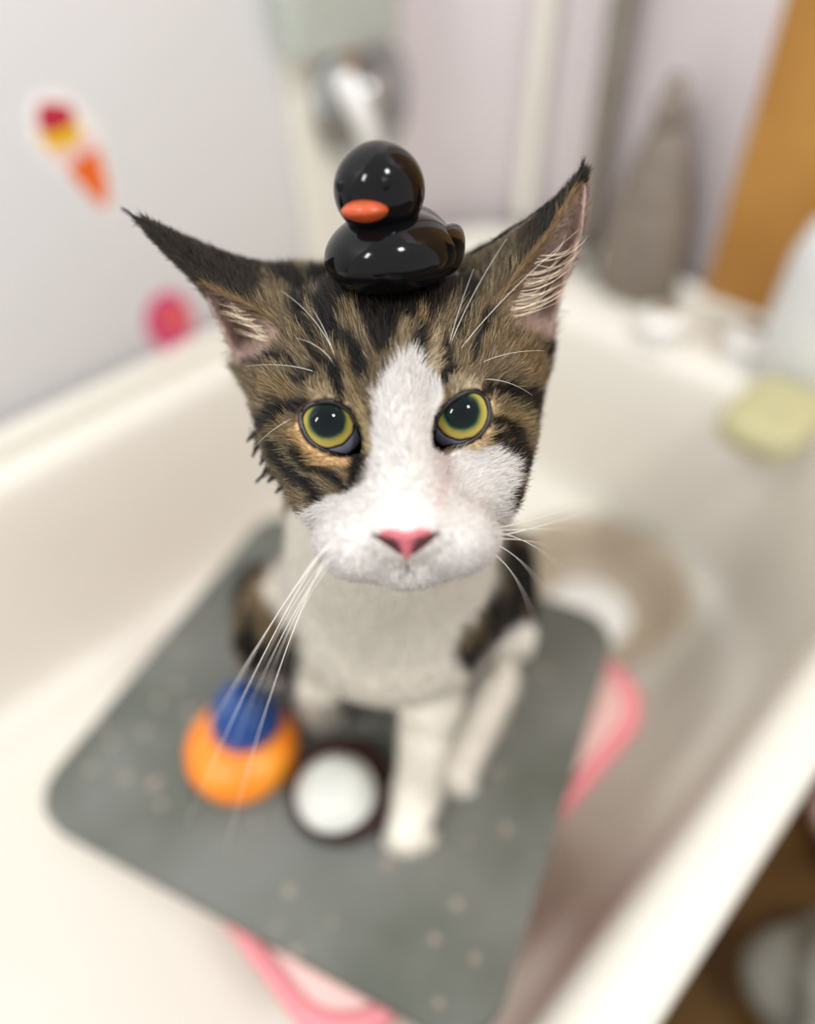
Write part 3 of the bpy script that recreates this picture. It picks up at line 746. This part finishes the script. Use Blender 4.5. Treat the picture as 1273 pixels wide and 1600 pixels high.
for k in range(120):
    q = rng.random(); x0, y0 = 720 + 190 * q, 402 - 128 * q ** 1.15
    it.append((J(x0, y0 + 4, -30 + 12 * q, 2), J(x0 + 8, y0 - 4, -28 + 10 * q, 1.5), J(x0 + 20, y0 - 14, -26 + 9 * q, 2)))
for yb, x0, lx, ly in ((676, 400, -14, 14), (690, 404, -9, 24), (716, 414, -8, 10), (734, 420, -20, 20), (742, 428, -10, 12), (756, 446, -16, 14), (768, 462, -4, 10), (576, 404, -16, 4)):
    for k in range(34):                                     # wet dark clumps on the cheek seen at the left
        it.append((J(x0 + rng.uniform(0, 20), yb - 8, -29, 9), J(x0 + lx * .5, yb + ly * .35, -29, 2), P(x0 + lx + rng.normal(0, 1.5), yb + ly + rng.normal(0, 1.5), -31)))
strands('ear_tuft', it, LIN(20, 15, 12), .00011, body, 'black hair tufts at the ear tips and wet cheek')

# ---- eyes
def eye_mat():
    m = bpy.data.materials.new('cat_eye'); m.use_nodes = True; nt = m.node_tree; b = nt.nodes['Principled BSDF']; N = nt.nodes.new; Lk = nt.links.new
    tc = N('ShaderNodeTexCoord'); mp = N('ShaderNodeVectorMath'); mp.operation = 'MULTIPLY'; mp.inputs[1].default_value = (1, 1, 0)
    Lk(tc.outputs['Object'], mp.inputs[0]); ln_ = N('ShaderNodeVectorMath'); ln_.operation = 'LENGTH'; Lk(mp.outputs[0], ln_.inputs[0])
    nz = N('ShaderNodeTexNoise'); nz.inputs['Scale'].default_value = 420; nz.inputs['Detail'].default_value = 4; Lk(tc.outputs['Object'], nz.inputs['Vector'])
    ad = N('ShaderNodeMath'); ad.operation = 'MULTIPLY_ADD'; ad.inputs[1].default_value = .0009; Lk(nz.outputs['Fac'], ad.inputs[0]); Lk(ln_.outputs['Value'], ad.inputs[2])
    rm = N('ShaderNodeMapRange'); rm.inputs[1].default_value = .00045; rm.inputs[2].default_value = .01145; Lk(ad.outputs[0], rm.inputs[0])
    cr = N('ShaderNodeValToRGB'); e = cr.color_ramp.elements
    e[0].position = 0; e[0].color = (.0015, .003, .003, 1); e[1].position = .43; e[1].color = (.003, .008, .008, 1)
    for p_, c in ((.475, srgb(30, 58, 56)), (.51, srgb(92, 100, 40)), (.57, srgb(146, 134, 62)), (.67, srgb(176, 158, 86)), (.715, srgb(140, 112, 54)), (.735, srgb(20, 14, 12)), (.752, srgb(24, 20, 24)), (.775, srgb(120, 124, 142)), (.95, srgb(160, 160, 176))):
        x = e.new(p_); x.color = c
    Lk(rm.outputs[0], cr.inputs[0]); Lk(cr.outputs[0], b.inputs['Base Color'])
    b.inputs['Roughness'].default_value = .04; b.inputs['IOR'].default_value = 1.36; b.inputs['Specular IOR Level'].default_value = .3
    return m
M_eye = eye_mat()
for k, e in enumerate(EYES):
    bm = bmesh.new(); bmesh.ops.create_uvsphere(bm, u_segments=64, v_segments=40, radius=ER / 1000)
    me = bpy.data.meshes.new('eye'); bm.to_mesh(me); bm.free()
    o = link('eye', me, M_eye); wc = Vector(to_world(e['c']))
    pc_ = P(*((511, 655, 4), (721, 642, 4))[k]); gz = Vector(to_world(pc_)) - wc
    o.rotation_euler = gz.to_track_quat('Z', 'Y').to_euler(); o.location = wc; o.parent = cat
    o.matrix_parent_inverse = cat.matrix_world.inverted(); o['label'] = 'yellow-green eye with a wide black pupil'
    bpy.context.view_layer.update()
    ring = []
    for x, y in e['open']:
        d = np.array([(x - 636.5) / F, -(y - 800) / F, -1.0]); o0 = np.array([0, 0, D0M]); oc = o0 - e['c']
        A_ = d @ d; B_ = 2 * d @ oc; C_ = oc @ oc - (ER + .35) ** 2; disc = B_ * B_ - 4 * A_ * C_
        tq = (-B_ - math.sqrt(max(disc, 0))) / (2 * A_); ring.append(o0 + d * tq)
    ring = np.array(ring); nr = len(ring); rr = []
    for i in range(nr):
        tg = ring[(i + 1) % nr] - ring[i - 1]; tg /= np.linalg.norm(tg); zz = np.array([0, 0, 1.]); s_ = np.cross(tg, zz); s_ /= np.linalg.norm(s_)
        rr.append([to_world(ring[i] + .9 * (s_ * math.cos(a) + zz * math.sin(a))) for a in np.linspace(0, 2 * math.pi, 8, endpoint=False)])
    rr.append(rr[0]); lid = loft_obj('eyelid_rim', rr, M_dark, o)

# ---- nose leather, nostrils
M_nose = mat('nose_leather', srgb(208, 118, 126), .42, col2=srgb(192, 98, 110), scale=500, bump=.25, sss=.2)
M_nostril = mat('nostril_skin', srgb(70, 26, 30), .6, var=.3)
def dome(name, poly, cen, z0, bulge, m, parent, slope):
    poly = catmull(poly, 4, True); cen = np.array(cen, float); rings = []
    zf = lambda q, r: z0 + slope * (q[1] - cen[1]) + bulge * (1 - r ** 2.4)
    rings.append([to_world(P(q[0], q[1], zf(q, 1) - 6)) for q in poly])
    for r in (1, .92, .8, .6, .4, .2, .05):
        rings.append([to_world(P(*(cen + (q - cen) * r), zf(cen + (q - cen) * r, r))) for q in poly])
    return loft_obj(name, rings, m, parent, True, True)
nz_ = dome('nose', [(594, 830), (612, 827), (634, 831), (656, 826), (674, 830), (668, 837), (656, 842), (648, 850), (644, 864), (635, 875), (627, 864), (621, 850), (611, 842), (597, 838)], (634, 842), 27.8, 3.2, M_nose, cat, -.10)
nz_['label'] = 'pink nose leather'
for poly, cen in (([(578, 834), (596, 837), (612, 842), (622, 851), (627, 866), (613, 859), (596, 847)], (608, 848)), ([(687, 831), (669, 836), (655, 842), (647, 851), (643, 866), (658, 858), (675, 844)], (660, 847))):
    dome('nostril', poly, cen, 27.6, .3, M_nostril, nz_, -.06)

# ---- whiskers
M_whisk = mat('whisker', srgb(246, 242, 234), .4, var=.05)
def whisker(a, m, b, r=.16):
    t = np.linspace(0, 1, 14)[:, None]; a, m, b = P(*a), P(*m), P(*b)
    tube('whisker', to_world((1 - t) ** 2 * a + 2 * t * (1 - t) * m + t * t * b), r / 1000 * (1 - .75 * np.linspace(0, 1, 14)), M_whisk, cat, 6)
for a, m, b in [((692, 572, -6), (720, 480, 4), (792, 372, 2)), ((696, 578, -6), (760, 480, 4), (905, 358, 0)), ((694, 574, -6), (705, 510, 2), (740, 420, 0)),
                ((715, 590, -5), (770, 545, 2), (850, 548, -12)), ((725, 598, -4), (780, 580, 4), (832, 618, -8)),
                ((536, 590, -6), (510, 500, 4), (440, 455, 0)), ((534, 600, -6), (520, 540, 4), (462, 528, 0)), ((538, 606, -6), (480, 560, 4), (385, 572, -10)), ((530, 585, -6), (515, 520, 4), (486, 480, 0)),
                ((500, 640, 0), (440, 650, 4), (396, 700, -14))]:
    whisker(a, m, b, .105)
for k in range(8):
    x, y = 520 + 9 * (k % 3) + rng.normal(0, 3), 838 + 13 * (k // 3)
    e = [(338, 1130, -110), (290, 1290, -105), (352, 1330, -100), (300, 1190, -125), (380, 1100, -130), (392, 1140, -120), (360, 1180, -115), (430, 1080, -140)][k]
    whisker((x, y, 18), (x - 70, y + 60, 16), e, .2)
for k in range(7):
    x, y = 735 + 8 * (k % 3), 832 + 12 * (k // 3)
    e = [(905, 795, -110), (935, 830, -115), (890, 900, -105), (860, 940, -110), (960, 790, -130), (870, 860, -100), (840, 990, -110)][k]
    whisker((x, y, 16), (x + 70, y - 10, 12), e, .2)

# ================================================================== the black rubber duck on the cat's head
DUP = np.array([-.07, .88, .47]); DUP /= np.linalg.norm(DUP)
yaw = math.radians(-24)
f0 = np.array([0, 0, 1.]) - DUP * DUP[2]; f0 /= np.linalg.norm(f0); s0 = np.cross(DUP, f0)
DFW = f0 * math.cos(yaw) + s0 * math.sin(yaw); DSD = np.cross(DUP, DFW)
c2w = lambda v: v[0] * RT + v[1] * UP - v[2] * FW
DA = (c2w(DSD), c2w(DFW), c2w(DUP))
dbase = P(612, 463, -15)
dk_ = empty('rubber_duck', to_world(dbase), 'small glossy black rubber duck sitting on the cat head', 'toy duck')
def dp(s, f, u): return to_world(dbase + DSD * s + DFW * f + DUP * u)
def duck_body(p):
    p = p.copy()
    if p[2] < 0: p[2] *= .82
    tail = max(0, -p[1] - .35); p[2] += tail * .75; p[0] *= 1 - .28 * tail
    return p
blob('duck_body', dp(0, -2, 12.0), DA, (.0208, .0225, .0142), M_black, dk_, 56, duck_body)
hd_ = blob('duck_head', dp(0, 3, 31.5), DA, (.0136, .0136, .0132), M_black, dk_, 56)
blob('neck', dp(0, 1.5, 19.5), DA, (.0112, .0112, .007), M_black, dk_, 40)
for s in (-1, 1):
    blob('wing', dp(s * 16.6, -9, 12.5), DA, (.0042, .012, .0075), M_black, dk_, 32, lambda p: np.array([p[0], p[1], p[2] + .35 * max(0, -p[1]) ** 2]))
    blob('duck_eye', dp(s * 6.9, 3 + 11.4, 34.0), DA, (.0016, .001, .0019), M_black, hd_, 20)
def bill(p):
    p = p.copy(); p[2] *= (1 - .35 * max(0, p[1])); p[2] += .12 * math.cos(p[0] * 2.2) * (1 if p[2] > 0 else -.5); return p
bl = blob('beak', dp(0, 14.2, 27.2), DA, (.0072, .0056, .0032), M_beak, hd_, 40, bill)
